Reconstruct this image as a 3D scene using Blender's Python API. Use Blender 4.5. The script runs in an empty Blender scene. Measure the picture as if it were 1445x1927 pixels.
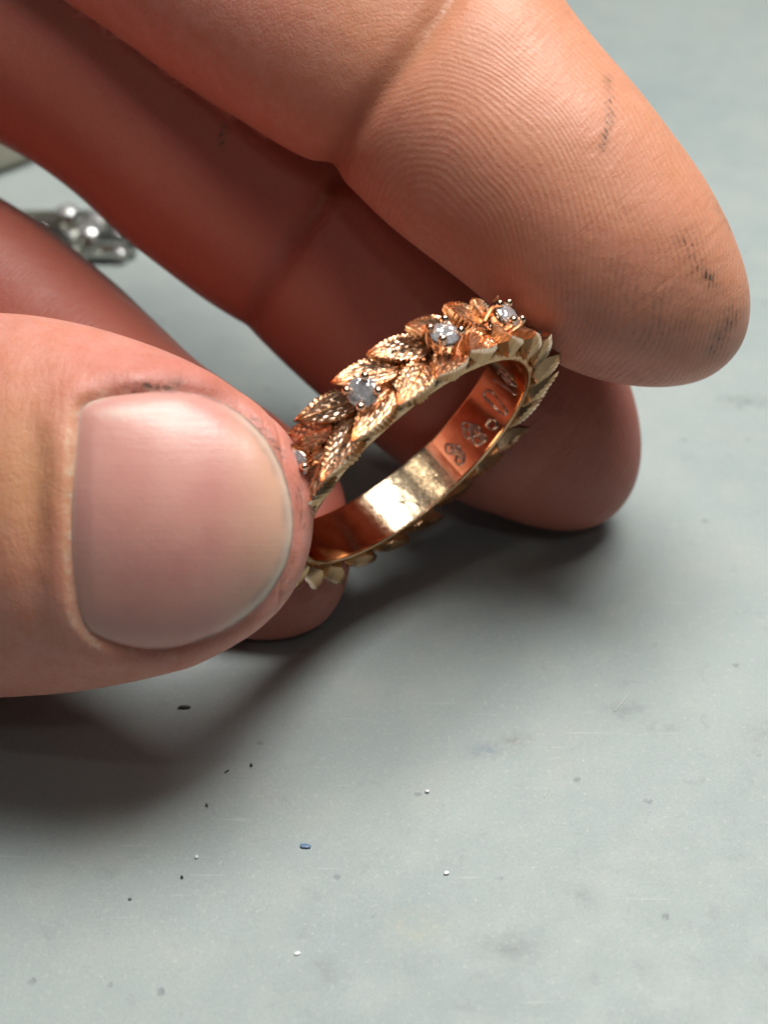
import bpy, bmesh, math, random
import numpy as np
from mathutils import Vector, Matrix
from mathutils.bvhtree import BVHTree
# 1 Blender unit = 1 cm
random.seed(7); rng = np.random.default_rng(7)
S = bpy.context.scene
C = S.collection
S.unit_settings.scale_length = 0.01
# ------------------------------------------------------------------ camera, light, exposure
H, PITCH, F = 7.5, math.radians(40), 2970.0
cam = bpy.data.cameras.new('camera'); cam_o = bpy.data.objects.new('camera', cam); C.objects.link(cam_o)
cam_o.location = (0, 0, H); cam_o.rotation_euler = (math.pi/2 - PITCH, 0, 0)
cam.sensor_fit = 'VERTICAL'; cam.sensor_height = 36; cam.lens = 36*F/1927
cam.clip_start = .2; cam.clip_end = 500
cam.dof.use_dof = True; cam.dof.focus_distance = 9.4; cam.dof.aperture_fstop = (cam.lens*1e-3)/0.15
S.camera = cam_o
W = bpy.data.worlds.new('World'); S.world = W; W.use_nodes = True
wb = W.node_tree.nodes['Background']; wb.inputs[0].default_value = (.72, .90, 1.0, 1); wb.inputs[1].default_value = .032
def area(name, loc, target, sx, sy, power, col):
    l = bpy.data.lights.new(name, 'AREA'); l.shape = 'RECTANGLE'; l.size = sx; l.size_y = sy; l.energy = power; l.color = col
    o = bpy.data.objects.new(name, l); C.objects.link(o); o.location = loc
    o.rotation_euler = (Vector(target) - Vector(loc)).to_track_quat('-Z', 'Y').to_euler()
    return o
area('overhead_lamp', (5.0, 12.3, 22.5), (0, 7, 1), 12, 14, 8900, (1.0, .985, .94))
area('left_glint_helper', (-9, -1, 23), (0, 8, 1), 1.2, 1.2, 170, (1.0, .90, .76))  # added source, placed for a bright streak and glints on the ring
area('front_glint_helper', (6, -8, 24), (0, 8, 1), 1.6, 1.6, 200, (.95, 1, 1))  # added small source out of view, for glints on the gold
S.view_settings.view_transform = 'Standard'; S.view_settings.look = 'None'; S.view_settings.exposure = 0; S.view_settings.gamma = 1
S.cycles.max_bounces = 8; S.cycles.diffuse_bounces = 4; S.cycles.glossy_bounces = 5; S.cycles.transmission_bounces = 8
S.cycles.caustics_reflective = True; S.cycles.sample_clamp_indirect = 6; S.cycles.blur_glossy = .6

RM = np.array([[1, 0, 0], [0, math.sin(PITCH), -math.cos(PITCH)], [0, math.cos(PITCH), math.sin(PITCH)]]) # columns: cam X, Y, Z(back)
CO = np.array([0, 0, H])
def P(px, py, d):                      # a point from its picture position and its distance along the camera axis
    return CO + RM @ np.array([(px-722.5)/F*d, -(py-963.5)/F*d, -d])
def proj(V):
    q = (np.asarray(V) - CO) @ RM
    d = -q[:, 2]
    return np.c_[q[:, 0]/d*F + 722.5, 963.5 - q[:, 1]/d*F, d]
def on_table(px, py, z=0):
    r = RM @ np.array([(px-722.5)/F, -(py-963.5)/F, -1]); t = (z - H)/r[2]
    return CO + r*t

# ------------------------------------------------------------------ materials
class NT:
    def __init__(s, name):
        s.m = bpy.data.materials.new(name); s.m.use_nodes = True; s.t = s.m.node_tree
        s.b = s.t.nodes['Principled BSDF']; s.out = s.t.nodes['Material Output']
    def n(s, typ, **k):
        x = s.t.nodes.new(typ)
        for a, v in k.items():
            if a[0] == 'i' and a[1:].isdigit(): a = int(a[1:])
            if isinstance(a, int) or a in x.inputs.keys():
                if hasattr(v, 'links') or isinstance(v, bpy.types.NodeSocket): s.t.links.new(v, x.inputs[a])
                else: x.inputs[a].default_value = v
            else: setattr(x, a, v)
        return x
    def link(s, a, b): s.t.links.new(a, b)
    def attr(s, name): return s.n('ShaderNodeAttribute', attribute_name=name)
    def noise(s, vec, scale, detail=4, rough=.55, dist=0):
        return s.n('ShaderNodeTexNoise', Vector=vec, Scale=scale, Detail=float(detail), Roughness=rough, Distortion=float(dist)).outputs[0]
    def ramp(s, f, pts):
        r = s.n('ShaderNodeValToRGB', Fac=f); e = r.color_ramp.elements
        while len(e) < len(pts): e.new(.5)
        for q, (p, c) in zip(e, pts): q.position = p; q.color = (c, c, c, 1) if not isinstance(c, tuple) else (*c, 1)
        return r.outputs[0]
    def math(s, op, a, b=0., c=0.): return s.n('ShaderNodeMath', operation=op, i0=a, i1=b, i2=c).outputs[0]
    def mix(s, f, a, b, blend='MIX'):
        x = s.t.nodes.new('ShaderNodeMix'); x.data_type = 'RGBA'; x.blend_type = blend
        for i, v in ((0, f), (6, a), (7, b)):
            if isinstance(v, bpy.types.NodeSocket): s.t.links.new(v, x.inputs[i])
            elif isinstance(v, tuple): x.inputs[i].default_value = (*v, 1)
            else: x.inputs[i].default_value = v
        return x.outputs[2]
    def bump(s, h, strength, dist, nrm=None):
        b = s.n('ShaderNodeBump', Height=h, Strength=strength, Distance=dist)
        if nrm is not None: s.link(nrm, b.inputs['Normal'])
        return b.outputs[0]
    def set(s, **k):
        for a, v in k.items():
            i = s.b.inputs[a.replace('_', ' ')]
            if isinstance(v, bpy.types.NodeSocket): s.link(v, i)
            elif isinstance(v, tuple) and len(v) == 3 and len(i.default_value) == 4: i.default_value = (*v, 1)
            else: i.default_value = v
        return s

def mat_skin():
    s = NT('skin'); co = s.n('ShaderNodeTexCoord').outputs['Object']
    fc = s.attr('fc').outputs['Vector']; ridge = s.attr('ridge').outputs['Fac']; red_shade = s.attr('red_shade').outputs['Fac']
    dirt = s.attr('dirt').outputs['Fac']; pale = s.attr('pale').outputs['Fac']
    n1 = s.noise(co, 1.6, 4); n2 = s.noise(co, 9, 4); n3 = s.noise(co, 38, 3)
    base = s.mix(s.ramp(n1, [(.3, 0.), (.7, 1.)]), (.62, .28, .225), (.62, .225, .185))
    base = s.mix(s.math('MULTIPLY', s.ramp(n2, [(.38, 0.), (.66, 1.)]), .6), base, (.55, .185, .12))
    base = s.mix(s.math('MULTIPLY', s.ramp(n3, [(.4, 0.), (.65, 1.)]), .22), base, (.68, .37, .26))
    base = s.mix(red_shade, base, (.36, .105, .075))  # skin redness, plus the shade painted on the rear fingers
    base = s.mix(pale, base, (.62, .32, .155))
    fl = s.attr('flake').outputs['Fac']
    base = s.mix(s.math('MULTIPLY', s.math('MULTIPLY', fl, .55), s.ramp(s.noise(co, 18, 5, .7), [(.46, 0.), (.64, 1.)])), base, (.78, .66, .52))
    # ridges: loops round the whorl of each fingertip
    dn = s.n('ShaderNodeTexNoise', Vector=fc, Scale=1.3, Detail=1.).outputs[1]
    v = s.n('ShaderNodeVectorMath', operation='MULTIPLY', i0=dn, i1=(.35, .35, 0)).outputs[0]
    v = s.n('ShaderNodeVectorMath', operation='ADD', i0=fc, i1=v).outputs[0]
    v = s.n('ShaderNodeVectorMath', operation='MULTIPLY', i0=v, i1=(1.0, 1.12, 0)).outputs[0]
    w = s.n('ShaderNodeTexWave', wave_type='RINGS', rings_direction='Z', Vector=v, Scale=8.6, Distortion=.6, Detail=1.)
    w.inputs['Detail Scale'].default_value = 1.6
    wave = w.outputs['Fac']
    brk = s.math('MULTIPLY', s.ramp(s.noise(fc, 3.5, 4), [(.35, .45), (.6, 1.)]), s.ramp(s.noise(fc, 22, 3), [(.3, .35), (.6, 1.)]))
    rm = s.math('MULTIPLY', s.math('MULTIPLY', wave, ridge), brk)
    # valleys between ridges slightly darker and redder
    base = s.mix(s.math('MULTIPLY', s.math('SUBTRACT', ridge, rm), .28), base, (.47, .17, .115))
    groove = s.ramp(wave, [(.15, 1.), (.75, .12)])
    dm = s.math('MULTIPLY', s.math('MULTIPLY', dirt, groove), s.ramp(s.noise(co, 26, 3), [(.42, 0.), (.62, 1.)]))
    dm = s.math('MINIMUM', s.math('ADD', s.math('MULTIPLY', dm, .8), s.math('MULTIPLY', dirt, s.math('MULTIPLY', .45, s.ramp(s.noise(co, 8, 5), [(.35, 0.), (.7, 1.)])))), .9)
    base = s.mix(dm, base, (.09, .06, .04))
    fine = s.n('ShaderNodeTexVoronoi', Vector=co, Scale=26., feature='DISTANCE_TO_EDGE').outputs['Distance']
    fine = s.ramp(fine, [(0., 0.), (.16, 1.)])
    b = s.bump(rm, .30, .006)
    b = s.bump(s.math('MULTIPLY', fine, s.math('SUBTRACT', 1., ridge)), .12, .010, b)
    b = s.bump(s.noise(co, 60, 4), .24, .010, b)
    vl = s.n('ShaderNodeVectorMath', operation='MULTIPLY', i0=fc, i1=(5, 1.1, 1)).outputs[0]
    b = s.bump(s.math('ABSOLUTE', s.math('SUBTRACT', s.noise(vl, 3.2, 4), .5)), .45, .02, b)
    b = s.bump(n2, .22, .03, b)
    rr = s.ramp(s.noise(co, 5, 4), [(.3, .40), (.7, .56)])
    s.set(Base_Color=base, Normal=b, Roughness=rr, Subsurface_Weight=.55, Subsurface_Radius=(.28, .09, .05), Subsurface_Scale=.6,
          Specular_IOR_Level=.38)
    return s.m
def mat_nail():
    s = NT('nail_plate'); co = s.n('ShaderNodeTexCoord').outputs['Object']
    nd = s.attr('nd').outputs['Vector']                     # x along, y across, both in cm
    edge = s.attr('edge').outputs['Fac']; dirt = s.attr('dirt').outputs['Fac']; warm = s.attr('warm').outputs['Fac']
    base = s.mix(s.ramp(s.noise(co, 2.2, 3), [(.3, 0.), (.7, 1.)]), (.66, .33, .275), (.58, .25, .22))
    base = s.mix(warm, base, (.72, .44, .30))
    base = s.mix(edge, base, (.62, .56, .47))
    base = s.mix(s.math('MULTIPLY', dirt, s.ramp(s.noise(co, 7, 4), [(.36, 0.), (.6, 1.)])), base, (.10, .11, .12))
    st = s.n('ShaderNodeVectorMath', operation='MULTIPLY', i0=nd, i1=(.35, 9, 0)).outputs[0]
    ns = s.noise(st, 4, 4)
    pit = s.noise(co, 26, 3)
    b = s.bump(ns, .09, .012); b = s.bump(pit, .12, .012, b)
    s.set(Base_Color=base, Normal=b, Roughness=s.ramp(ns, [(.3, .28), (.7, .42)]), Subsurface_Weight=.4, Subsurface_Radius=(.2, .09, .06), Subsurface_Scale=.5,
          Specular_IOR_Level=.5, Coat_Weight=.06, Coat_Roughness=.22)
    return s.m
def mat_gold(name, rough, col=(.93, .56, .36), bump=.0, bs=30, patch=False, leafy=False):
    s = NT(name); co = s.n('ShaderNodeTexCoord').outputs['Object']
    n = s.noise(co, bs, 5, .65)
    scr = s.n('ShaderNodeTexNoise', Vector=s.n('ShaderNodeVectorMath', operation='MULTIPLY', i0=co, i1=(4, 30, 9)).outputs[0], Scale=5., Detail=3.).outputs[0]
    rr = s.ramp(n, [(.3, rough*.7), (.7, rough*1.5)])
    c = s.mix(s.ramp(s.noise(co, 12, 3), [(.4, 0.), (.7, 1.)]), col, (col[0]*.82, col[1]*.72, col[2]*.62))
    h = n
    if patch:
        p = s.attr('worn').outputs['Fac']
        rr = s.mix(p, rr, s.ramp(n, [(.3, .17), (.7, .32)]))
        c = s.mix(p, c, (.78, .60, .40))
        b = s.bump(scr, .05, .01)
        b = s.bump(s.math('MULTIPLY', p, s.noise(co, 6, 4, .55)), .28, .03, b)
    else:
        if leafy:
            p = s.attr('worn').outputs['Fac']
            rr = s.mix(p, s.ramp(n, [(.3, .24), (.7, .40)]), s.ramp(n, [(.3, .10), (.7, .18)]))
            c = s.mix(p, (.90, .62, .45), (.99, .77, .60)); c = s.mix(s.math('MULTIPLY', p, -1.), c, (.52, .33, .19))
        b = s.bump(n, bump, .02); b = s.bump(s.noise(co, bs*3.2, 3), bump*.5, .008, b)
    s.set(Base_Color=c, Metallic=1.0, Specular_Tint=(.80, .58, .42), Roughness=rr, Normal=b)
    return s.m
def mat_table():
    s = NT('bench_mat'); co = s.n('ShaderNodeTexCoord').outputs['Object']
    base = s.mix(s.ramp(s.noise(co, .35, 3), [(.35, 0.), (.7, 1.)]), (.36, .405, .395), (.30, .355, .358))
    base = s.mix(s.math('MULTIPLY', s.ramp(s.noise(co, 2.2, 6, .65), [(.48, 0.), (.75, 1.)]), .55), base, (.42, .435, .405))
    base = s.mix(s.math('MULTIPLY', s.ramp(s.noise(co, 5.5, 6, .7, .5), [(.58, 0.), (.72, 1.)]), .5), base, (.27, .29, .30))
    sp = s.n('ShaderNodeTexVoronoi', Vector=co, Scale=4.2, Randomness=1.); d = sp.outputs['Distance']
    keep = s.ramp(s.n('ShaderNodeSeparateColor', Color=sp.outputs['Color']).outputs[0], [(.60, 0.), (.66, 1.)])
    warped = s.math('ADD', d, s.math('MULTIPLY', s.noise(co, 24, 4), .22))
    m = s.math('MULTIPLY', s.ramp(warped, [(.15, 1.), (.23, 0.)]), keep)
    base = s.mix(s.math('MULTIPLY', m, .55), base, (.17, .19, .21))
    sp2 = s.n('ShaderNodeTexVoronoi', Vector=co, Scale=11.); 
    m2 = s.ramp(s.math('ADD', sp2.outputs['Distance'], s.math('MULTIPLY', s.noise(co, 40, 3), .25)), [(.16, 1.), (.2, 0.)])
    m2 = s.math('MULTIPLY', m2, s.ramp(s.n('ShaderNodeSeparateColor', Color=sp2.outputs['Color']).outputs[1], [(.72, 0.), (.78, 1.)]))
    base = s.mix(s.math('MULTIPLY', m2, .5), base, (.66, .66, .62))
    st = s.attr('stain').outputs['Color']; sf = s.attr('stain').outputs['Alpha']
    base = s.mix(s.math('MULTIPLY', sf, s.ramp(s.noise(co, 9, 5, .7), [(.38, 0.), (.6, 1.)])), base, st)
    # hair-fine scratches
    wv = s.n('ShaderNodeVectorMath', operation='MULTIPLY', i0=co, i1=(1.2, 14, 1)).outputs[0]
    rot = s.n('ShaderNodeMapping', Vector=co); rot.inputs['Rotation'].default_value = (0, 0, 1.35); rot.inputs['Scale'].default_value = (1, 22, 1)
    rot2 = s.n('ShaderNodeMapping', Vector=co); rot2.inputs['Rotation'].default_value = (0, 0, .7); rot2.inputs['Scale'].default_value = (1, 26, 1)
    s1 = s.noise(rot.outputs[0], 1.1, 3); s2 = s.noise(rot2.outputs[0], 1.3, 3)
    sc = s.math('MAXIMUM', s.ramp(s1, [(.69, 0.), (.72, 1.)]), s.ramp(s2, [(.69, 0.), (.72, 1.)]))
    base = s.mix(s.math('MULTIPLY', sc, .2), base, (.66, .67, .64))
    g = s.noise(co, 55, 4, .7); base = s.mix(s.math('MULTIPLY', s.ramp(g, [(.5, 0.), (.68, 1.)]), .30), base, (.22, .24, .25))
    base = s.mix(s.math('MULTIPLY', s.ramp(s.noise(co, 30, 4, .7), [(.56, 0.), (.68, 1.)]), .30), base, (.58, .58, .54))
    b = s.bump(g, .25, .01); b = s.bump(s.noise(co, 3, 4), .22, .03, b); b = s.bump(s.math('MULTIPLY', m, -1.), .3, .02, b)
    s.set(Base_Color=base, Normal=b, Roughness=s.ramp(s.noise(co, 4, 5), [(.3, .42), (.7, .62)]), Specular_IOR_Level=.4)
    return s.m
def mat_plain(name, col, rough=.5, metal=0., bump=.2, sc=20):
    s = NT(name); co = s.n('ShaderNodeTexCoord').outputs['Object']; n = s.noise(co, sc, 4)
    c = s.mix(s.ramp(n, [(.3, 0.), (.7, 1.)]), col, tuple(x*.75 for x in col))
    s.set(Base_Color=c, Roughness=rough, Metallic=metal, Normal=s.bump(n, bump, .01)); return s.m
def mat_gem(name, col):
    s = NT(name); co = s.n('ShaderNodeTexCoord').outputs['Object']; n = s.noise(co, 14, 3)
    v = s.n('ShaderNodeTexVoronoi', Vector=co, Scale=22.)
    b = s.bump(v.outputs['Distance'], .25, .03)
    s.set(Base_Color=s.mix(n, col, (.97, .97, 1.)), Roughness=.01, IOR=2.0, Transmission_Weight=.72, Specular_IOR_Level=.9, Metallic=.12, Normal=b)
    return s.m
M = dict(skin=mat_skin(), nail=mat_nail(), gold=mat_gold('polished_rose_gold', .07, (.93, .57, .34), patch=True),
         leaf=mat_gold('textured_rose_gold', .20, (.90, .66, .46), .10, 16, leafy=True), bead=mat_gold('bright_rose_gold', .12, (.98, .70, .52), .12, 30),
         rim=mat_gold('brushed_rose_gold', .20, (.66, .45, .29), .25, 40),
         table=mat_table(), gem=mat_gem('clear_stone', (.95, .92, .95)), silver=mat_plain('silver', (.60, .61, .56), .28, 1., .5, 14),
         engr=mat_plain('engraved_metal', (.74, .66, .60), .16, 1., .1), dish=mat_plain('cream_ceramic', (.62, .57, .46), .45),
         black=mat_plain('black_chip', (.008, .012, .014), .5), blue=mat_plain('blue_chip', (.13, .22, .36), .4), white=mat_plain('white_grit', (.8, .82, .84), .3),
         grey=mat_plain('grey_grit', (.12, .12, .13), .5), fibre=mat_plain('pale_fibre', (.75, .75, .72), .4))

# ------------------------------------------------------------------ object helpers
def obj(name, V, Fc, mat, parent=None, smooth=True, attrs=None, link=True):
    me = bpy.data.meshes.new(name); me.from_pydata([tuple(map(float, v)) for v in V], [], [tuple(map(int, f)) for f in Fc]); me.update()
    if smooth: me.polygons.foreach_set('use_smooth', [True]*len(me.polygons))
    if attrs:
        for k, a in attrs.items(): put(me, k, a)
    if mat: me.materials.append(mat)
    o = bpy.data.objects.new(name, me)
    if link: C.objects.link(o)
    if parent: o.parent = parent
    return o
def put(me, k, a):
    a = np.asarray(a, dtype=np.float32)
    if a.ndim == 1: at = me.attributes.new(k, 'FLOAT', 'POINT'); at.data.foreach_set('value', a)
    elif a.shape[1] == 4: at = me.attributes.new(k, 'FLOAT_COLOR', 'POINT'); at.data.foreach_set('color', a.ravel())
    else: at = me.attributes.new(k, 'FLOAT_VECTOR', 'POINT'); at.data.foreach_set('vector', a.ravel())
def tag(o, label, cat, group=None):
    o['label'] = label; o['category'] = cat
    if group: o['group'] = group
    return o
def empty(name, loc=(0, 0, 0)):
    o = bpy.data.objects.new(name, None); C.objects.link(o); o.location = loc; o.empty_display_size = .3; return o
def catmull(K, m):
    K = np.asarray(K, float); n = len(K); out = []
    for i in range(n-1):
        p0 = K[max(i-1, 0)]; p1 = K[i]; p2 = K[i+1]; p3 = K[min(i+2, n-1)]
        k = m[i] if hasattr(m, '__len__') else m
        for j in range(k):
            t = j/k
            out.append(.5*((2*p1) + (-p0+p2)*t + (2*p0-5*p1+4*p2-p3)*t*t + (-p0+3*p1-3*p2+p3)*t**3))
    out.append(K[-1]); return np.array(out)
def grid_faces(nr, nc, close=True, off=0):
    f = []
    for i in range(nr-1):
        for j in range(nc if close else nc-1):
            a = off+i*nc+j; b = off+i*nc+(j+1) % nc
            f.append((a, b, b+nc, a+nc))
    return f

# ------------------------------------------------------------------ the table
def build_table():
    # graded sheet: fine where the camera looks, so that the stains have their place
    xs = np.concatenate([[-45, -20], np.linspace(-6, 6, 161), [20, 45]]); ys = np.concatenate([[-15, 0], np.linspace(3.5, 20, 181), [35, 60]])
    X, Y = np.meshgrid(xs, ys); nv = X.size
    V = np.c_[X.ravel(), Y.ravel(), np.zeros(nv)]
    Fc = grid_faces(len(ys), len(xs), False)
    st = np.zeros((nv, 4)); st[:, :3] = .2
    for (px, py, r, asp, col, a) in ((905, 1408, .07, 1.6, (.10, .15, .25), 1.), (965, 1396, .10, 1.5, (.20, .17, .15), .8), (955, 1778, .11, 2, (.2, .2, .2), .8),
                                 (780, 1750, .16, 1.4, (.46, .44, .33), .6), (1180, 1338, .07, 2.5, (.16, .18, .19), .9), (1090, 1695, .08, 1.5, (.2, .21, .22), .8), (610, 1830, .09, 1.3, (.2, .2, .21), .8),
                                 (1082, 1378, .04, 1, (.40, .38, .27), 1.), (250, 1556, .05, 1, (.42, .36, .26), .8), (206, 1640, .05, 1.5, (.2, .22, .24), .8), (1432, 1380, .08, 1.5, (.2, .2, .2), .8), (1245, 1372, .06, 2, (.22, .22, .22), .8),
                                 (1395, 757, .12, 2, (.12, .15, .16), .9), (1300, 690, .12, 1.6, (.2, .22, .22), .6)):
        c = on_table(px, py); d = np.hypot((V[:, 0]-c[0])/asp, V[:, 1]-c[1])/r
        d = d/.75; m = np.clip(1.5-d, 0, 1)*a*.65; k = m > st[:, 3]; st[k, :3] = col; st[k, 3] = m[k]
    # underside and edges of the slab
    n0 = nv; lx, hx, ly, hy = -45, 45, -15, 60
    V = np.vstack([V, [[lx, ly, -2], [hx, ly, -2], [hx, hy, -2], [lx, hy, -2]]]); st = np.vstack([st, np.zeros((4, 4))])
    nx = len(xs); ny = len(ys)
    Fc.append((n0+3, n0+2, n0+1, n0))
    Fc.append([n0, n0+1]+[nx-1-i for i in range(nx)]); Fc.append([n0+2, n0+3]+[(ny-1)*nx+i for i in range(nx)])
    Fc.append([n0+1, n0+2]+[(ny-1-i)*nx+nx-1 for i in range(ny)]); Fc.append([n0+3, n0]+[i*nx for i in range(ny)])
    o = obj('table', V, Fc, M['table'], smooth=False, attrs={'stain': st}); o['kind'] = 'structure'
    return o
build_table()

# ------------------------------------------------------------------ the hand
K = 1.07
def finger(secs, tip, seg, nper, capn=14, blunt=2.0, sq=.92, whorl=None, disp=None, name='f', p0=35):
    """secs: (Lx,Ly,Rx,Ry, depth, front thickness, back thickness); silhouettes L/R in the picture"""
    K6 = []
    for (lx, ly, rx, ry, d, fr, bk) in secs:
        L = P(lx, ly, d*K); R = P(rx, ry, d*K); K6.append([*((L+R)/2), *((R-L)/2), fr*K, bk*K])
    T = np.array([*P(tip[0], tip[1], tip[2]*K)])
    A = catmull(K6, nper)
    c0 = A[-1, :3].copy(); w0 = A[-1, 3:6].copy(); f0, b0 = A[-1, 6:]
    cap = []
    for i in range(1, capn+1):
        a0 = math.radians(p0); ph = a0+(i/capn)*(math.pi/2-a0)
        s = (math.sin(ph)-math.sin(a0))/(1-math.sin(a0)); c = max(math.cos(ph), 0.004)/math.cos(a0)
        cap.append([*(c0+(T-c0)*s), *(w0*c), f0*c, b0*c])
    A = np.vstack([A, cap])
    cen = A[:, :3]; ax = np.gradient(cen, axis=0); ax /= np.linalg.norm(ax, axis=1)[:, None]
    arc = np.r_[0, np.cumsum(np.linalg.norm(np.diff(cen, axis=0), axis=1))]
    V = []; fc = []; nrm = []
    phs = np.linspace(0, 2*math.pi, seg, endpoint=False)
    cp = np.sign(np.cos(phs))*np.abs(np.cos(phs))**sq; sp = np.sign(np.sin(phs))*np.abs(np.sin(phs))**sq
    for i in range(len(A)):
        e1 = A[i, 3:6]; hw = np.linalg.norm(e1)
        e2 = np.cross(ax[min(i, len(A)-capn)], e1); e2 /= np.linalg.norm(e2)
        if e2 @ (CO-cen[i]) < 0: e2 = -e2
        th = np.where(sp > 0, A[i, 6], A[i, 7])
        p = cen[i] + cp[:, None]*e1 + (sp*th)[:, None]*e2
        V.append(p); fc.append(np.c_[np.full(seg, arc[i]), cp*hw, np.zeros(seg)])
        nn = cp[:, None]*e1/hw/max(hw, .01) + (sp/np.maximum(th, .01))[:, None]*e2
        nn += (ax[i]*(1-min(1, hw/np.linalg.norm(w0)))**1.0*2.0/np.linalg.norm(w0))[None] if i >= len(A)-capn else 0
        nrm.append(nn/np.linalg.norm(nn, axis=1)[:, None])
    V = np.vstack(V); fc = np.vstack(fc); nrm = np.vstack(nrm); nr = len(A)
    if whorl is not None:                      # centre of the print in (along, across)
        q = proj(V); front = nrm @ np.array([0, -math.cos(PITCH), math.sin(PITCH)]) > 0
        k = np.argmin(np.hypot(q[:, 0]-whorl[0], q[:, 1]-whorl[1]) + (~front)*1e4)
        fc[:, :2] -= fc[k, :2]
    if disp is not None: V = V + nrm*disp(V, nrm, fc)[:, None]
    Fc = grid_faces(nr, seg, True)
    Fc.append(tuple(range(seg))[::-1]); Fc.append(tuple((nr-1)*seg+j for j in range(seg)))
    return dict(V=V, F=Fc, fc=fc, n=nrm, name=name, nr=nr, seg=seg)
def seg_d(q, a, b):
    a = np.array(a, float); b = np.array(b, float); ab = b-a
    t = np.clip(((q-a) @ ab)/(ab @ ab), 0, 1); return np.linalg.norm(q-(a+t[:, None]*ab), axis=1)
def poly_d(q, pts):
    return np.min([seg_d(q, pts[i], pts[i+1]) for i in range(len(pts)-1)], axis=0)
def front_of(V, n):
    v = CO - V; v /= np.linalg.norm(v, axis=1)[:, None]; return np.einsum('ij,ij->i', v, n)
def bumps(V, amp, sc, seed):
    r = np.random.default_rng(seed); out = np.zeros(len(V))
    for i in range(9):
        k = r.normal(size=3)*sc*(1+i*.25); out += np.sin(V @ k + r.uniform(0, 6))/(1+i*.4)
    return out*amp/3

def disp_index(V, n, fc):
    q = proj(V)[:, :2]; d = np.zeros(len(V)); fr = np.clip(front_of(V, n)*2, 0, 1)
    cr = poly_d(q, [(880, -60), (790, 75), (700, 190), (648, 262), (618, 322)])
    d -= .055*np.exp(-(cr/26)**2) + .035*np.exp(-(cr/70)**2)
    d += .045*np.exp(-(np.hypot((q[:, 0]-930)/300, (q[:, 1]-400)/230))**2)*fr
    d += bumps(V, .012, 2.2, 3)
    # the pad gives way where the ring presses
    d -= .03*np.exp(-(np.hypot(q[:, 0]-1000, q[:, 1]-640)/60)**2)
    return d
def disp_middle(V, n, fc):
    q = proj(V)[:, :2]; cr = poly_d(q, [(640, 330), (560, 440), (475, 600)])
    return -.07*np.exp(-(cr/20)**2) - .03*np.exp(-(cr/70)**2) + bumps(V, .014, 2, 5)
def disp_third(V, n, fc): return bumps(V, .015, 2, 8)
NAIL = [(142, 800), (152, 762), (196, 745), (262, 736), (330, 731), (395, 742), (445, 766), (492, 808), (526, 862), (546, 925), (553, 990), (545, 1050), (520, 1105), (480, 1152),
        (430, 1188), (370, 1213), (310, 1226), (250, 1222), (196, 1206), (158, 1180), (140, 1130), (133, 1060), (133, 980), (136, 890)]
NP = catmull(np.array(NAIL+[NAIL[0]], float), 5)[:-1]
def nail_sd(q):                         # > 0 inside the nail, in picture units
    d = poly_d(q, list(NP)+[NP[0]]); ins = np.zeros(len(q), bool); n = len(NP)
    for i in range(n):
        (x0, y0), (x1, y1) = NP[i], NP[(i+1) % n]
        if y0 == y1: continue
        c = ((y0 > q[:, 1]) != (y1 > q[:, 1])) & (q[:, 0] < (x1-x0)*(q[:, 1]-y0)/(y1-y0)+x0); ins ^= c
    return np.where(ins, d, -d)
def disp_thumb(V, n, fc):
    q = proj(V)[:, :2]; fr = front_of(V, n); d = bumps(V, .010, 1.8, 11)
    m = (fr > -.1) & (q[:, 0] > -60) & (q[:, 0] < 640)
    sd = np.full(len(V), -300.); sd[m] = nail_sd(q[m])
    f = np.clip(fr*3, 0, 1)
    free = np.clip((q[:, 0]-380)/130, 0, 1)                        # towards the free edge there is no fold
    wob = .8+.35*np.sin(q[:, 1]*.045)*np.sin(q[:, 0]*.05+1)
    fold = np.exp(-((sd+34)/26)**2)*.032*(1-free)*wob*np.clip((q[:, 0]-60)/160, .35, 1)
    groove = -np.exp(-((sd-1)/9)**2)*.030*(1-free*.6)
    sink = -.045/(1+np.exp(-(sd-8)/5))
    prox = np.exp(-((q[:, 0]-92)/34)**2)*np.clip((q[:, 1]-700)/90, 0, 1)*np.clip((1230-q[:, 1])/90, 0, 1)*np.clip(-sd/30, 0, 1)
    valley = -.045*np.exp(-((q[:, 0]-70)/38)**2)*np.exp(-((q[:, 1]-980)/230)**2)
    free_edge = -.02*np.exp(-((sd+6)/8)**2)*free
    return d + f*(fold+groove+sink+prox*.010+valley+free_edge)

index = finger([(-1350, 60, -1050, -420, 10.6, .9, .9), (-760, -180, -640, -660, 10.3, .85, .85), (-300, -260, -60, -720, 10.0, .85, .85), (130, 15, 480, -470, 9.75, .78, .68),
                (400, 190, 735, -265, 9.55, .74, .66), (620, 330, 955, -115, 9.42, .70, .62), (765, 445, 1085, 45, 9.35, .72, .60), (885, 540, 1208, 195, 9.3, .70, .58), (990, 628, 1300, 322, 9.28, .66, .62),
                (1052, 686, 1358, 415, 9.3, .60, .58)],
               (1358, 690, 9.36), 150, [6, 6, 8, 22, 26, 28, 26, 22, 16], 30, 2.5, .93, (862, 505), disp_index, 'index')
middle = finger([(-1350, 330, -1050, -60, 11.25, .8, .8), (-560, 60, -400, -400, 10.85, .8, .8), (0, 270, 275, -110, 10.42, .74, .75), (250, 460, 525, 90, 10.37, .72, .72), (375, 556, 655, 200, 10.35, .68, .7), (500, 655, 775, 295, 10.39, .70, .68),
                 (720, 845, 985, 480, 10.49, .68, .62), (860, 938, 1100, 600, 10.49, .60, .56), (935, 968, 1160, 668, 10.51, .53, .52)],
                (1172, 948, 10.57), 96, [5, 6, 14, 16, 16, 18, 14, 10], 24, 2.3, .93, (930, 720), disp_middle, 'middle')
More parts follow.
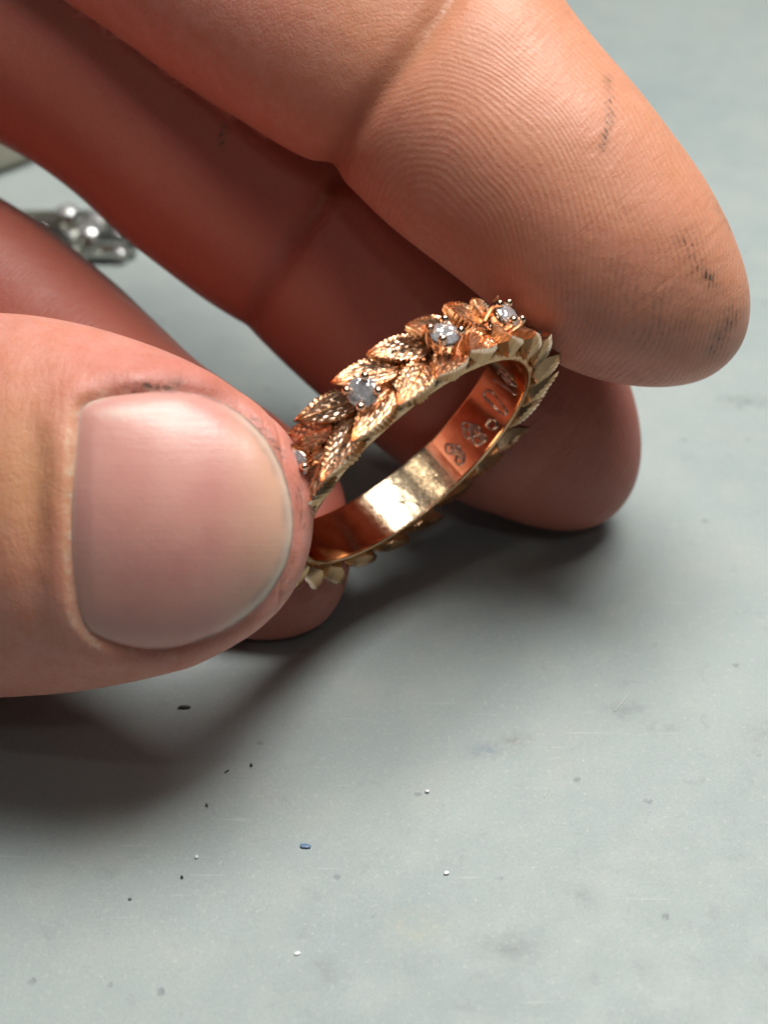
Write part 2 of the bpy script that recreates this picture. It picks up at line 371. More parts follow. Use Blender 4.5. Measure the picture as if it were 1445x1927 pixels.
third = finger([(-1350, 580, -1050, 240, 11.2, .75, .75), (-650, 460, -480, 120, 10.9, .72, .72), (-220, 700, 0, 373, 10.65, .68, .68), (-20, 860, 200, 518, 10.5, .66, .66), (150, 1010, 372, 682, 10.16, .64, .64), (280, 1110, 530, 790, 9.98, .42, .50),
                (355, 1165, 622, 872, 9.98, .34, .42), (390, 1186, 648, 930, 9.94, .34, .38)],
               (610, 1170, 9.92), 80, [5, 6, 10, 12, 12, 10, 8], 20, 2.2, .95, (560, 1080), disp_third, 'third')
little = finger([(-1350, 600, -1100, 300, 11.1, .6, .6), (-800, 720, -720, 440, 10.8, .58, .58), (-560, 800, -480, 560, 10.6, .55, .55)], (-420, 740, 10.5), 40, 8, 8, name='little')
thumb = finger([(-1600, 900, -1600, 260, 11.0, .95, .95), (-1000, 1270, -1000, 560, 9.9, .95, .95), (-500, 1310, -480, 590, 9.05, .92, .9), (-200, 1318, -190, 588, 8.99, .86, .86), (0, 1312, 0, 590, 8.76, .80, .82), (100, 1306, 100, 600, 8.58, .77, .78), (200, 1294, 200, 622, 8.49, .72, .75),
                (300, 1273, 300, 655, 8.43, .66, .7), (380, 1246, 380, 692, 8.41, .59, .64), (450, 1206, 450, 738, 8.42, .50, .56), (495, 1168, 495, 780, 8.46, .43, .5)],
               (579, 968, 8.56), 300, [4, 5, 8, 16, 22, 24, 26, 22, 22, 16], 20, 2.15, .95, (350, 950), disp_thumb, 'thumb')
palm = finger([(-3400, 800, -3400, -400, 12.2, 1.6, 1.6), (-2700, 800, -2700, -330, 11.8, 1.6, 1.6), (-2000, 800, -2000, -500, 11.3, 1.5, 1.4), (-1500, 640, -1450, -500, 11.05, 1.2, 1.1), (-1260, 560, -1200, -450, 10.98, 1.0, .95)], (-1060, 220, 10.95), 64, 8, 8, 3.0, .85, name='palm')
def fix_height(d):                      # rest on the table, never in it
    z = d['V'][:, 2]; lo = z.min(); print('lowest', d['name'], round(float(lo), 3))
    if lo < .004:                        # flesh that would sink in flattens on the bench
        k = z < .12; d['V'][k, 2] = .004 + (z[k]-lo)*(.116/(.12-lo))
for d in (index, middle, third, little, thumb, palm): fix_height(d)
parts = [palm, index, middle, third, little, thumb]
def hand_object():
    tmp = []
    for d in parts:
        o = obj(d['name'], d['V'], d['F'], None)
        bm = bmesh.new(); bm.from_mesh(o.data); bmesh.ops.recalc_face_normals(bm, faces=bm.faces); bm.to_mesh(o.data); bm.free(); tmp.append(o)
    base = tmp[0]
    for o in tmp[1:]:
        md = base.modifiers.new('b', 'BOOLEAN'); md.operation = 'UNION'; md.object = o
        try: md.solver = 'MANIFOLD'
        except Exception: md.solver = 'EXACT'
    dg = bpy.context.evaluated_depsgraph_get(); me = bpy.data.meshes.new_from_object(base.evaluated_get(dg))
    for o in tmp: bpy.data.objects.remove(o)
    return me
me = hand_object()
nv = len(me.vertices); co = np.zeros(nv*3, np.float32); me.vertices.foreach_get('co', co); co = co.reshape(-1, 3).astype(float)
allV = np.vstack([d['V'] for d in parts]); allF = np.vstack([d['fc'] for d in parts]); allN = np.vstack([d['n'] for d in parts])
pid = np.concatenate([np.full(len(d['V']), i) for i, d in enumerate(parts)])
tab = {tuple(np.round(v, 3)): i for i, v in enumerate(allV)}
from mathutils.kdtree import KDTree
kd = KDTree(len(allV))
for i, v in enumerate(allV): kd.insert(v, i)
kd.balance()
idx = np.array([kd.find(v)[1] for v in co])
fc = allF[idx]; nn = allN[idx]; pp = pid[idx]; q = proj(co); qx = q[:, :2]; fr = front_of(co, nn)
print('hand verts', nv)
isI, isM, isT3, isTh = pp == 1, pp == 2, pp == 3, pp == 5
fc[isM, 0] += 7.3; fc[isT3, 0] += 15.1
ridge = np.zeros(nv)
ridge[isI] = (np.clip((qx[isI, 0]*.62+qx[isI, 1]*.5-480)/140, 0, 1)*np.clip(fr[isI]*3.5, 0, 1))
ridge[isI] = np.maximum(ridge[isI], .28*np.clip(fr[isI]*3, 0, 1))
ridge[isM] = .5*np.clip(fr[isM]*3, 0, 1); ridge[isT3] = .5
red_shade = np.zeros(nv)
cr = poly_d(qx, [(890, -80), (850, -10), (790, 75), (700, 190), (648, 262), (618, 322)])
red_shade = np.where(isI, .55*np.exp(-(cr/22)**2)+.28*np.exp(-(cr/75)**2), red_shade)
red_shade = np.where(isI, red_shade+.42*np.exp(-(np.hypot((qx[:, 0]-1010)/130, (qx[:, 1]-380)/110))**2)+.30*np.exp(-(np.hypot((qx[:, 0]-1130)/170, (qx[:, 1]-590)/120))**2), red_shade)
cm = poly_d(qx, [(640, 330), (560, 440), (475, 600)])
red_shade = np.where(isM, .88+.12*np.exp(-(cm/40)**2), red_shade)  # middle finger: its shade is put into the skin colour, crease a little more
red_shade = np.where(isT3, .98-.5*np.clip((qx[:, 1]-950)/150, 0, 1), red_shade)  # third finger: painted shade too, easing off towards the tip
pale = np.zeros(nv)
pale = np.where(isTh, .75*np.exp(-((qx[:, 0]-40)/110)**2)*np.exp(-((qx[:, 1]-900)/190)**2), pale)
pale = np.where(isI, .5*np.clip((430-qx[:, 0]*.0-qx[:, 1]*1.0+(qx[:, 0]-700)*.75)/400, 0, 1)*np.clip((qx[:, 0]-350)/300, 0, 1), pale)
sd = np.full(nv, -999.); m = isTh & (fr > 0) & (qx[:, 0] > -50) & (qx[:, 0] < 640); sd[m] = nail_sd(qx[m])
edgeL = np.exp(-((sd+7)/9)**2)*np.clip((260-qx[:, 0])/90, 0, 1)
pale = np.where(isTh, np.clip(pale+edgeL*.25, 0, 1), pale)
red_shade = np.where(isTh, red_shade+.55*np.exp(-((sd+10)/20)**2)*np.clip((qx[:, 0]-150)/80, 0, 1)*np.clip((500-qx[:, 0])/90, 0, 1)+.25*np.exp(-(np.hypot((qx[:, 0]-330)/200, (qx[:, 1]-690)/40))**2), red_shade)
dirt = np.zeros(nv)
for (a, b, w, k) in (((1142, 150), (1150, 215), 9, .8), ((1150, 215), (1132, 280), 7, 1.), ((1290, 450), (1312, 500), 20, .7), ((1318, 500), (1345, 535), 16, .6), ((1330, 520), (1334, 524), 7, 2.5), ((1380, 590), (1340, 660), 16, .8),
                     ((1240, 560), (1250, 640), 22, .35), ((1350, 380), (1378, 430), 9, .6), ((1160, 520), (1200, 560), 30, .25), ((1050, 540), (1120, 600), 40, .2), ((1200, 640), (1330, 600), 30, .3), ((1100, 700), (1240, 715), 22, .3)):
    dirt = np.where(isI, np.maximum(dirt, k*np.exp(-(seg_d(qx, a, b)/w)**2)), dirt)
for (a, b, w, k) in (((240, 731), (340, 722), 7, 1.8), ((480, 790), (535, 860), 7, .8), ((560, 900), (574, 990), 9, .7), ((555, 1040), (530, 1120), 7, .7)):
    dirt = np.where(isTh, np.maximum(dirt, k*np.exp(-(seg_d(qx, a, b)/w)**2)), dirt)
dirt = np.where(isM, np.maximum(dirt, 3*np.exp(-(seg_d(qx, (417, 250), (421, 264))/7)**2)), dirt)
flake = np.zeros(nv)
for (a, b, w, k) in (((133, 800), (128, 1130), 13, .75), ((128, 1150), (185, 1215), 14, .9), ((140, 790), (200, 745), 12, .8), ((122, 990), (128, 1020), 9, 1.), ((200, 745), (330, 728), 8, .5), ((185, 1215), (330, 1236), 9, .4)):
    flake = np.where(isTh, np.maximum(flake, k*np.exp(-(seg_d(qx, a, b)/w)**2)), flake)
for k, a in (('flake', flake), ('fc', fc), ('ridge', ridge), ('red_shade', np.clip(red_shade, 0, 1)), ('pale', pale), ('dirt', dirt)): put(me, k, a)
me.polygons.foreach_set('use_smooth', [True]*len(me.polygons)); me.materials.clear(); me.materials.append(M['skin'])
hand = bpy.data.objects.new('hand', me); C.objects.link(hand)
tag(hand, 'bare hand with dirt-marked fingertips holding a rose gold leaf ring between thumb and forefinger', 'hand')

# thumbnail: a curved plate lying in its bed, from the undisplaced thumb surface
def build_nail():
    th0 = finger([(0, 1312, 0, 590, 8.76, .80, .82), (100, 1306, 100, 600, 8.58, .77, .78), (200, 1294, 200, 622, 8.49, .72, .75), (300, 1273, 300, 655, 8.43, .66, .7), (380, 1246, 380, 692, 8.41, .59, .64), (450, 1206, 450, 738, 8.42, .50, .56), (495, 1168, 495, 780, 8.46, .43, .5)],
                 (579, 968, 8.56), 120, 14, 16, 2.15, .95)
    bv = BVHTree.FromPolygons([Vector(v) for v in th0['V']], th0['F'])
    c = np.array([345., 985.]); nt, nr = len(NP), 46; V = []; nd = []; sdv = []; N = []
    def hit(p):
        d = Vector(P(p[0], p[1], 1.)-CO).normalized(); h = bv.ray_cast(Vector(CO), d); return h[0], h[1]
    px = []
    for i in range(nr):
        r = (i+.0001)/(nr-1); r = r if i < nr-1 else 1
        for p in NP:
            pt = c+(p-c)*r; px.append(pt); h, n = hit(pt)
            if n @ Vector(CO-np.array(h)) < 0: n = -n
            V.append(np.array(h)); N.append(np.array(n))
    V = np.array(V); N = np.array(N); px = np.array(px)
    for _ in range(3):                                        # soften the facets of the cast
        g = N.reshape(nr, nt, 3); g = (g+np.roll(g, 1, 1)+np.roll(g, -1, 1))/3; g[1:-1] = (g[1:-1]+g[2:]+g[:-2])/3; N = g.reshape(-1, 3)
    N /= np.linalg.norm(N, axis=1)[:, None]
    sdd = np.maximum(nail_sd(px), 0); freef = np.clip((px[:, 0]-380)/120, 0, 1)
    lift = -.020+.030*(1-np.exp(-sdd/26))+freef*.012-.016*np.clip((175-px[:, 0])/40, 0, 1) + .006*np.sin(px[:, 1]*.02+1)
    V = V+N*lift[:, None]
    edge = np.clip(np.exp(-(sdd-9)**2/70.)*1.1, 0, 1)*np.clip((px[:, 0]-400)/60, 0, 1)*.5
    edge = np.maximum(edge, .6*np.exp(-(sdd/7)**2)*np.clip((230-px[:, 0])/60, 0, 1))
    edge = np.maximum(edge, .12*np.clip((235-px[:, 0])/90, 0, 1))
    edge = np.maximum(edge, .5*np.exp(-(np.hypot((px[:, 0]-232)/45, (px[:, 1]-775)/14))**2))
    dr = np.exp(-((sdd-19)/6)**2)*np.clip((px[:, 0]-420)/60, 0, 1)*.28
    dr = np.maximum(dr, np.exp(-(sdd/5)**2)*.8*np.clip((px[:, 0]-250)/60, 0, 1))
    warm = np.clip((px[:, 0]-400)/120, 0, 1)*.75
    back = V - N*.035
    n0 = len(V); Fc = grid_faces(nr, nt)+[f[::-1] for f in grid_faces(nr, nt, True, n0)]
    Fc += [((nr-1)*nt+j, (nr-1)*nt+(j+1) % nt, n0+(nr-1)*nt+(j+1) % nt, n0+(nr-1)*nt+j) for j in range(nt)]
    Fc = [f[::-1] for f in Fc]
    nd = np.c_[px[:, 0]/340, px[:, 1]/340, px[:, 0]*0]
    rep = lambda a: np.concatenate([a, a])
    o = obj('thumbnail', np.vstack([V, back]), Fc, M['nail'], hand, attrs={'nd': np.vstack([nd, nd]), 'edge': rep(edge), 'dirt': rep(dr), 'warm': rep(warm)})
    bm = bmesh.new(); bm.from_mesh(o.data); bmesh.ops.recalc_face_normals(bm, faces=bm.faces); bm.to_mesh(o.data); bm.free()
    o['label'] = 'broad pink thumbnail with a thin dirty white free edge'
build_nail()

# ------------------------------------------------------------------ the ring
nC = np.array([0.62630343, -0.71977099, 0.29945575]); cC = np.array([0.21697036, 0.28904238, -9.67014687])
e1 = RM @ np.array([-0.75438979, -0.65642672, 0.]); e2 = RM @ np.array([0.19657075, -0.22590636, -0.95411019]); nW = RM @ nC
ring = empty('ring'); ring.matrix_world = Matrix([[e1[i], e2[i], nW[i], (CO+RM @ cC)[i]] for i in range(3)]+[[0, 0, 0, 1]])
tag(ring, 'rose gold ring of overlapping serrated leaves set with small round diamonds, held in the fingers', 'ring')
# ring space: x, y in the plane of the ring, z along the finger hole; front rim at z = 0, back rim at z = -0.36
RI, RO, WD = .868, .935, .36
def cyl(t, r, w): return np.stack([r*np.cos(t), r*np.sin(t), w], -1)
def build_band():
    nt = 720; prof = []
    for w in np.linspace(-WD+.012, -.012, 30): prof.append((RI, w, 0))            # inner wall
    prof += [(RI+.004, -.004, 0), (RI+.010, 0, 0), (RI+.022, .0, 0), (RI+.034, -.004, .3)]     # front rim
    prof += [(RO-.020, -.014, 1), (RO-.008, -.026, 1), (RO-.002, -.042, 1), (RO, -.055, .3)]
    for w in np.linspace(-.07, -WD+.07, 10): prof.append((RO+.004, w, 0))
    prof += [(RO, -WD+.04, .3), (RO+.004, -WD+.014, 1), (RO-.006, -WD+.003, 1), (RI+.05, -WD, .5), (RI+.012, -WD, 0), (RI+.004, -WD+.004, 0)]
    t = np.linspace(0, 2*np.pi, nt, endpoint=False); V = []; worn = []
    for (r, w, s) in prof:
        saw = s*(.007*np.maximum(0, np.sin(t*120+w*60))+.004*np.sin(t*37)+.003*np.sin(t*53+2))
        irr = .0018*np.sin(t*9+1)+.0012*np.sin(t*23)
        side = (1 if w > -.1 else -1)*(.0022*np.sin(t*31+.4)+.002*np.sin(t*13))*(s > 0)
        V.append(cyl(t, r+saw+(irr if s == 0 and r < .9 else 0)*.25, w+side+0*t))
        a = np.degrees(t); m = np.clip((a-56)/8, 0, 1)*np.clip((103-a)/4, 0, 1) if r < RI+.002 else 0*t
        worn.append(m)
    V = np.array(V).reshape(-1, 3); Fc = grid_faces(len(prof), nt)
    n = len(prof); Fc += [((n-1)*nt+j, (n-1)*nt+(j+1) % nt, (j+1) % nt, j) for j in range(nt)]
    o = obj('band', V, Fc, M['gold'], ring, attrs={'worn': np.array(worn).ravel()})
    o.data.materials.append(M['rim'])
    zz = V.reshape(n, nt, 3); mi = []
    for i in range(n):
        mi += [0 if (i < 31 or i >= n-2) else 1]*nt
    o.data.polygons.foreach_set('material_index', mi[:len(o.data.polygons)])
build_band()
def leaf_mesh(side, seed, L=.385, Wd=.185):
    """one leaf lying on the band at angle 0, tip towards +angle; side +1 splays to the front rim"""
    r = np.random.default_rng(seed); nu, nv_ = 56, 27; V = []; pol = []
    splay = math.radians(24+r.uniform(-5, 5)); w0 = -WD/2 + side*.055; lift = (.150 if side > 0 else .105)+r.uniform(-.02, .025)
    curl = r.uniform(.9, 1.3); ph = r.uniform(0, 6); nser = 14
    def back(u):
        surf = .012+lift*u**1.15*curl*.9; k = max(0, min(1, (u-.62)/.38)); return (-surf-.012)*(1-k)+(-.022)*k
    us = np.linspace(0, 1, nu); vs = np.linspace(-1, 1, nv_)
    def pt(u, v, h):
        hw = .5*Wd*(np.sin(np.pi*min(1, max(0, u))**.70)**.85 if 0 < u < 1 else 0)
        ser = 1+(.24 if side > 0 else .16)*((u*nser) % 1 - .5)*(abs(v) > .8)*min(1, u*4)
        a = u*L-.06; b = v*hw*ser
        x = a*math.cos(splay)-side*b*math.sin(splay)*side*side; z = w0+side*a*math.sin(splay)+b*math.cos(splay)*1.0
        x = a*math.cos(splay)-side*b*math.sin(splay)
        rad = RO+.012+lift*u**1.15*curl*.9+h
        return [rad*math.cos(x/.98), rad*math.sin(x/.98), z]
    for u in us:
        for v in vs:
            av = abs(v)
            rim = .026*math.exp(-((av-.92)/.085)**2)*(1+.12*math.sin(u*70+ph))
            rib = .024*math.exp(-(v/.09)**2)*(1-.6*u)
            vein = .003*math.sin((u*13-av*4.2)*math.pi+ph)*(av > .12)*(av < .85)+.004*math.sin(av*26+ph)
            cup = -.011*(1-(av-.5)**2*3)*(1 if av < .9 else .3)
            gr = .0007*math.sin(u*61+v*17+ph)*math.sin(u*23-v*31)
            V.append(pt(u, v, rim+rib+vein+cup+gr)); pol.append(min(1, (rim+rib*.9)/.018+.05*math.sin(u*40+v*9)))
    n0 = len(V)
    for u in us:
        for v in vs: V.append(pt(u, v, back(u)))
    Fc = grid_faces(nu, nv_, False)+[f[::-1] for f in grid_faces(nu, nv_, False, n0)]
    for i in range(nu-1):
        a, b = i*nv_, (i+1)*nv_; Fc.append((a, b, n0+b, n0+a)); a += nv_-1; b += nv_-1; Fc.append((b, a, n0+a, n0+b))
    for j in range(nv_-1):
        Fc.append((j+1, j, n0+j, n0+j+1)); a = (nu-1)*nv_+j; Fc.append((a, a+1, n0+a+1, n0+a))
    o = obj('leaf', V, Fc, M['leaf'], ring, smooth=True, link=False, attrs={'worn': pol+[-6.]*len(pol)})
    bm = bmesh.new(); bm.from_mesh(o.data); bmesh.ops.remove_doubles(bm, verts=bm.verts, dist=.0006); bmesh.ops.recalc_face_normals(bm, faces=bm.faces)
    for e in bm.edges:
        if len(e.link_faces) == 2 and e.calc_face_angle(0) > .9: e.smooth = False
    bm.to_mesh(o.data); bm.free(); me = o.data; bpy.data.objects.remove(o); return me
leaves = {s: [leaf_mesh(s, 10*k+s+3) for k in range(3)] for s in (1, -1)}
for i in range(24):
    for s in (-1, 1):
        o = bpy.data.objects.new('leaf', leaves[s][(i*5+(s > 0)) % 3]); C.objects.link(o); o.parent = ring
        o.rotation_euler = (0, 0, math.radians(15*i+4+(6 if s > 0 else 0)+random.uniform(-1, 1)))
def gem_mesh(r):
    V = [(0, 0, -.62*r)]; n = 8
    for k in range(n): V.append((.55*r*math.cos(k*math.pi/4), .55*r*math.sin(k*math.pi/4), .34*r))
    for k in range(16): V.append((r*math.cos(k*math.pi/8), r*math.sin(k*math.pi/8), .04*r))
    for k in range(16): V.append((r*math.cos(k*math.pi/8), r*math.sin(k*math.pi/8), -.02*r))
    for k in range(8): V.append((.80*r*math.cos((k+.5)*math.pi/4), .80*r*math.sin((k+.5)*math.pi/4), .21*r))
    Fc = [tuple(range(1, 9))]
    for k in range(8):
        g = 9; a = 1+k; b = 1+(k+1) % 8; s = 41+k; g0 = g+2*k; g1 = g+2*k+1; g2 = g+(2*k+2) % 16; sp = 41+(k-1) % 8
        Fc += [(a, s, b), (s, g0, g1), (s, g1, g2), (a, sp, g0), (a, g0, s)]
    for k in range(16): Fc += [(9+k, 25+k, 25+(k+1) % 16, 9+(k+1) % 16), (25+k, 0, 25+(k+1) % 16)]
    return V, Fc
gV, gF = gem_mesh(.088)
def sphere_part(name, c, rx, ry, rz, mat, parent):
    bm = bmesh.new(); bmesh.ops.create_uvsphere(bm, u_segments=14, v_segments=9, radius=1)
    for v in bm.verts: v.co = Vector((v.co.x*rx+c[0], v.co.y*ry+c[1], v.co.z*rz+c[2]))
    me = bpy.data.meshes.new(name); bm.to_mesh(me); bm.free(); me.polygons.foreach_set('use_smooth', [True]*len(me.polygons)); me.materials.append(mat)
    o = bpy.data.objects.new(name, me); C.objects.link(o); o.parent = parent; return o
def tube_vf(pts, rad, seg=8, taper=None):
    pts = np.asarray(pts, float); T = np.gradient(pts, axis=0); T /= np.linalg.norm(T, axis=1)[:, None]+1e-12; up = np.array([.1, .2, 1.]); V = []
    for i, p in enumerate(pts):
        a = np.cross(T[i], up); a /= np.linalg.norm(a); b = np.cross(T[i], a); rr = rad*(taper[i] if taper is not None else 1)
        for k in range(seg): V.append(p+rr*(a*math.cos(2*math.pi*k/seg)+b*math.sin(2*math.pi*k/seg)))
    Fc = grid_faces(len(pts), seg)+[tuple(range(seg))[::-1], tuple((len(pts)-1)*seg+k for k in range(seg))]
    return V, Fc
for i, ang in enumerate((301, 270.5, 239, 209.5, 331)):
    st = obj('diamond_setting', *(lambda n: (
        [(rr*math.cos(k*2*math.pi/n), rr*math.sin(k*2*math.pi/n), zz) for (rr, zz) in ((.050, -.12), (.062, -.04), (.074, -.012), (.084, -.012), (.078, -.045), (.060, -.12)) for k in range(n)],
        grid_faces(6, n)+[tuple(range(n)), tuple(range(5*n, 6*n))[::-1]]))(28), M['bead'], ring)
    t = math.radians(ang)
    rad = np.array([math.cos(t), math.sin(t), 0]); tang = np.array([-math.sin(t), math.cos(t), 0]); ax = np.array([0, 0, 1.])
    org = rad*1.085+ax*(-.185 if i != 3 else -.17)
    tilt = (.10, .26, -.22, .1, .1)[i]; rad2 = rad*math.cos(tilt)+ax*math.sin(tilt); ax2 = ax*math.cos(tilt)-rad*math.sin(tilt)
    st.matrix_local = Matrix([[tang[k], ax2[k], rad2[k], org[k]] for k in range(3)]+[[0, 0, 0, 1]])
    obj('diamond', gV, gF, M['gem'], st, smooth=False)
    for k in range(4):
        a = math.pi/4+k*math.pi/2+random.uniform(-.15, .15); c = math.cos(a); s_ = math.sin(a)
        pts = [(c*.074, s_*.074, -.11), (c*.096, s_*.096, -.03), (c*.099, s_*.099, .012), (c*.088, s_*.088, .030)]
        V, Fc = tube_vf(catmull(pts, 4), .019, 8, np.linspace(.8, 1.15, 13))
        pr = obj('prong', V, Fc, M['bead'], st)
        sphere_part('prong_tip', (c*.085, s_*.085, .030), .024, .024, .019, M['bead'], pr) if False else None
        bm = bmesh.new(); bm.from_mesh(pr.data); r = bmesh.ops.create_uvsphere(bm, u_segments=12, v_segments=8, radius=.027, matrix=Matrix.Translation((c*.086, s_*.086, .030)))
        bm.to_mesh(pr.data); bm.free(); pr.data.polygons.foreach_set('use_smooth', [True]*len(pr.data.polygons))
# fine granulation between the leaves: far too small to pick apart
bm = bmesh.new()
for i in range(260):
    t = rng.uniform(0, 2*np.pi); w = rng.uniform(-WD+.03, -.03); rr = RO+rng.uniform(.0, .035); s_ = rng.uniform(.006, .014)
    bmesh.ops.create_icosphere(bm, subdivisions=1, radius=s_, matrix=Matrix.Translation((rr*math.cos(t), rr*math.sin(t), w)))
for k in range(12):                    # clusters beside each stone
    t0 = math.radians(30*k+14)
    for j in range(7):
        t = t0+rng.normal()*.045; w = -.075+rng.normal()*.022; s_ = rng.uniform(.010, .018)
        bmesh.ops.create_icosphere(bm, subdivisions=2, radius=s_, matrix=Matrix.Translation(((RO+.03)*math.cos(t), (RO+.03)*math.sin(t), w)))
me = bpy.data.meshes.new('granulation'); bm.to_mesh(me); bm.free(); me.materials.append(M['bead']); me.polygons.foreach_set('use_smooth', [True]*len(me.polygons))
o = bpy.data.objects.new('granulation', me); C.objects.link(o); o.parent = ring; o['kind'] = 'stuff'
# engraved script on the inner wall: looping strokes; (angle in degrees, z) control points
def stroke(name, pts, rad=.009, mat='engr', taper=True):
    K2 = catmull(np.array(pts, float), 8); t = np.radians(K2[:, 0]); V = cyl(t, np.full(len(t), RI-.0015), K2[:, 1])
    tp = .75+.4*np.abs(np.sin(np.linspace(0, 9, len(V)))) if taper else None
    v, f = tube_vf(V, rad, 8, tp); return obj(name, v, f, M[mat], ring)
def loop_glyph(a, w, sx, sy, pts): return [(a+x*sx, w+y*sy) for x, y in pts]
EIGHT = [(-.2, -1), (.1, -.8), (.5, -.4), (.6, 0), (.1, .25), (-.5, .5), (-.6, .85), (-.1, 1.05), (.4, .8), (.3, .4), (-.2, 0), (-.6, -.4), (-.4, -.8), (0, -.9), (.2, -.6), (-.1, -.2), (.5, .5)]
stroke('engraved_letter', loop_glyph(107.5, -.17, 4.2, .085, EIGHT)); stroke('engraved_letter', loop_glyph(109, -.165, 2.6, .06, EIGHT[::-1]))
stroke('engraved_letter', loop_glyph(119, -.175, 4.6, .095, [(-x, y) for x, y in EIGHT])); stroke('engraved_letter', loop_glyph(122, -.15, 3.0, .08, EIGHT))
stroke('engraved_letter', loop_glyph(130, -.10, 2.4, .035, [(-.8, -1), (.4, -.9), (1, 0), (.4, 1), (-.6, .8), (-1, 0), (-.8, -.8), (.6, -.6)]))
stroke('engraved_letter', loop_glyph(140, -.16, 3.6, .10, [(-.9, -1), (0, -1.05), (.6, -.6), (.5, .1), (.2, .9), (-.3, 1.), (-.7, .6), (-.8, -.2), (-.9, -.9)]))
stroke('engraved_letter', loop_glyph(151, -.16, 3.4, .10, [(-.8, -1), (-.2, -.3), (.2, .4), (.5, 1)]), .009)
stroke('engraved_letter', loop_glyph(156, -.16, 3, .09, [(-.6, -.9), (.4, -.8), (.7, 0), (.1, .5), (-.4, .2), (-.1, -.5), (.6, .9)]))
stroke('hallmark', [(76+1.7*math.cos(a), -.165+.022*math.sin(a)) for a in np.linspace(0, 6.6, 12)], .0045)
stroke('hallmark', [(76+.8*math.cos(a), -.165+.010*math.sin(a)) for a in np.linspace(0, 5, 8)], .004)

# ------------------------------------------------------------------ bits lying on the bench
def chip(name, px, py, sx, sy, sz, rot, mat, label, cat, group=None, seed=0):
    r = random.Random(seed); c = on_table(px, py); bm = bmesh.new(); bmesh.ops.create_icosphere(bm, subdivisions=1, radius=1)
    for v in bm.verts:
        k = r.uniform(.75, 1.15); v.co = Vector((max(-.8, min(.8, v.co.x*k))*sx, max(-.8, min(.8, v.co.y*k))*sy, max(-.7, min(.7, v.co.z))*sz+sz*.7))
    me = bpy.data.meshes.new(name); bm.to_mesh(me); bm.free(); me.materials.append(mat)
    o = bpy.data.objects.new(name, me); C.objects.link(o); o.location = (c[0], c[1], .002); o.rotation_euler = (0, 0, rot)
    return tag(o, label, cat, group)
chip('black_chip', 347, 1332, .055, .016, .010, .05, M['black'], 'tiny black oblong chip in the shadow under the thumb', 'chip', None, 1)
chip('black_filing', 427, 1453, .022, .006, .006, .8, M['black'], 'thin slanted black filing below the oblong black chip', 'filing', None, 2)
chip('black_filing', 473, 1441, .010, .018, .006, .2, M['black'], 'thin upright black filing right of the slanted filing', 'filing', None, 3)
chip('dark_crumb', 390, 1516, .010, .018, .006, .4, M['grey'], 'dark grey crumb at the edge of the thumb shadow', 'crumb', None, 4)
chip('blue_chip', 575, 1594, .040, .020, .010, -.1, M['blue'], 'small pale blue chip lying alone on the grey bench', 'chip', None, 5)
chip('white_crumb', 840, 1644, .020, .015, .010, .3, M['white'], 'bright white crumb right of the blue chip', 'crumb', None, 6)
chip('white_crumb', 371, 1614, .014, .016, .010, .3, M['white'], 'tiny white crumb left of the blue chip', 'crumb', None, 7)
chip('dark_crumb', 245, 1693, .012, .010, .006, .3, M['grey'], 'small dark crumb alone near the lower left', 'crumb', None, 8)
chip('white_crumb', 804, 1491, .018, .014, .012, .3, M['white'], 'tiny white crumb between the hand shadow and the bright crumb', 'crumb', None, 9)
chip('dark_crumb', 343, 1652, .010, .014, .008, .3, M['black'], 'tiny black crumb just below the tiny white crumb', 'crumb', None, 10)
chip('white_crumb', 560, 1795, .024, .015, .006, .3, M['white'], 'flat pale crumb near the bottom middle of the bench', 'crumb', None, 11)
def fibre(pts, label, r=.0028):
    K2 = [on_table(x, y, .006) for x, y in pts]; V, Fc = tube_vf(catmull(K2, 5), r, 5); o = obj('fibre', V, Fc, M['fibre']); tag(o, label, 'fibre')
fibre([(1181, 1302), (1176, 1314), (1166, 1326), (1156, 1338)], 'fine pale bent fibre right of the ring shadow')
fibre([(1034, 1484), (1029, 1492), (1024, 1500)], 'very short pale fibre below the blue stain', .002)

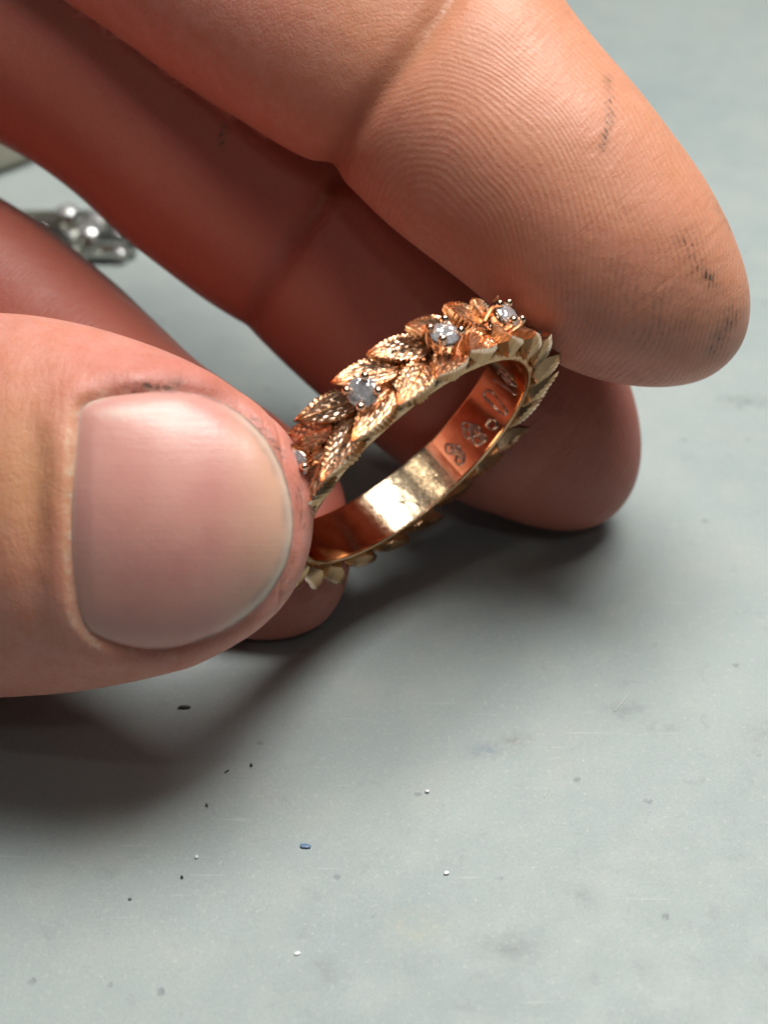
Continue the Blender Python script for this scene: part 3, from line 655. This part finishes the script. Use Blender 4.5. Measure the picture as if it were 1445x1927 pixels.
# silver jewel out of focus between the fingers
def silver_jewel():
    c = on_table(150, 478); root = empty('silver_jewel', (c[0], c[1], 0)); tag(root, 'out of focus silver ring set with glinting stones, lying behind the fingers', 'ring')
    a = np.linspace(0, 2*np.pi, 64, endpoint=False); V = []
    for t in a:
        for k in range(10):
            u = 2*np.pi*k/10; rr = .62+.05*math.cos(u); V.append((-.62+rr*math.cos(t)*1.0, -.42+rr*math.sin(t), .16+.13*math.sin(u)))
    Fc = grid_faces(64, 10)+[(63*10+k, 63*10+(k+1) % 10, (k+1) % 10, k) for k in range(10)]
    obj('band', V, Fc, M['silver'], root)
    bm = bmesh.new(); bmesh.ops.create_cube(bm, size=1, matrix=Matrix.Translation((-.45, .34, .14)) @ Matrix.Diagonal((1.5, .16, .20, 1)))
    bmesh.ops.bevel(bm, geom=bm.edges[:], offset=.04, segments=3, affect='EDGES'); me = bpy.data.meshes.new('shank'); bm.to_mesh(me); bm.free(); me.materials.append(M['silver'])
    o = bpy.data.objects.new('shank', me); C.objects.link(o); o.parent = root
    bm = bmesh.new(); bmesh.ops.create_cube(bm, size=1, matrix=Matrix.Translation((.12, .08, .10)) @ Matrix.Diagonal((.85, .55, .20, 1)))
    bmesh.ops.bevel(bm, geom=bm.edges[:], offset=.08, segments=3, affect='EDGES'); me = bpy.data.meshes.new('cluster_base'); bm.to_mesh(me); bm.free(); me.materials.append(M['silver'])
    o = bpy.data.objects.new('cluster_base', me); C.objects.link(o); o.parent = root
    for (x, y, z, r) in ((-.10, .20, .30, .13), (.12, -.04, .24, .14), (.38, .06, .16, .10), (-.34, .10, .20, .11), (.16, .24, .22, .12), (.40, -.14, .10, .08), (-.12, -.02, .16, .13)):
        s1 = sphere_part('bezel', (x, y, z*.6), r*.95, r*.95, z*.5, M['silver'], root)
        gv = [(p[0]/.088*r*.8+x, p[1]/.088*r*.8+y, p[2]/.088*r*.8+z*1.15) for p in gV]; obj('stone', gv, gF, M['gem'], root, smooth=False)
silver_jewel()
def dish():
    c = on_table(-210, 275); n = 96
    prof = [(0, .0), (2.0, .0), (2.12, .05), (2.2, .2), (2.24, .6), (2.22, .85), (2.16, .92), (2.08, .88), (2.02, .3), (1.8, .16), (0.01, .14)]
    V = [(r*math.cos(2*math.pi*k/n), r*math.sin(2*math.pi*k/n), z) for r, z in prof for k in range(n)]
    o = obj('dish', V, grid_faces(len(prof), n), M['dish']); o.location = (c[0], c[1]+1.1, .004)
    tag(o, 'blurred cream dish at the left edge behind the fingers', 'dish')
dish()
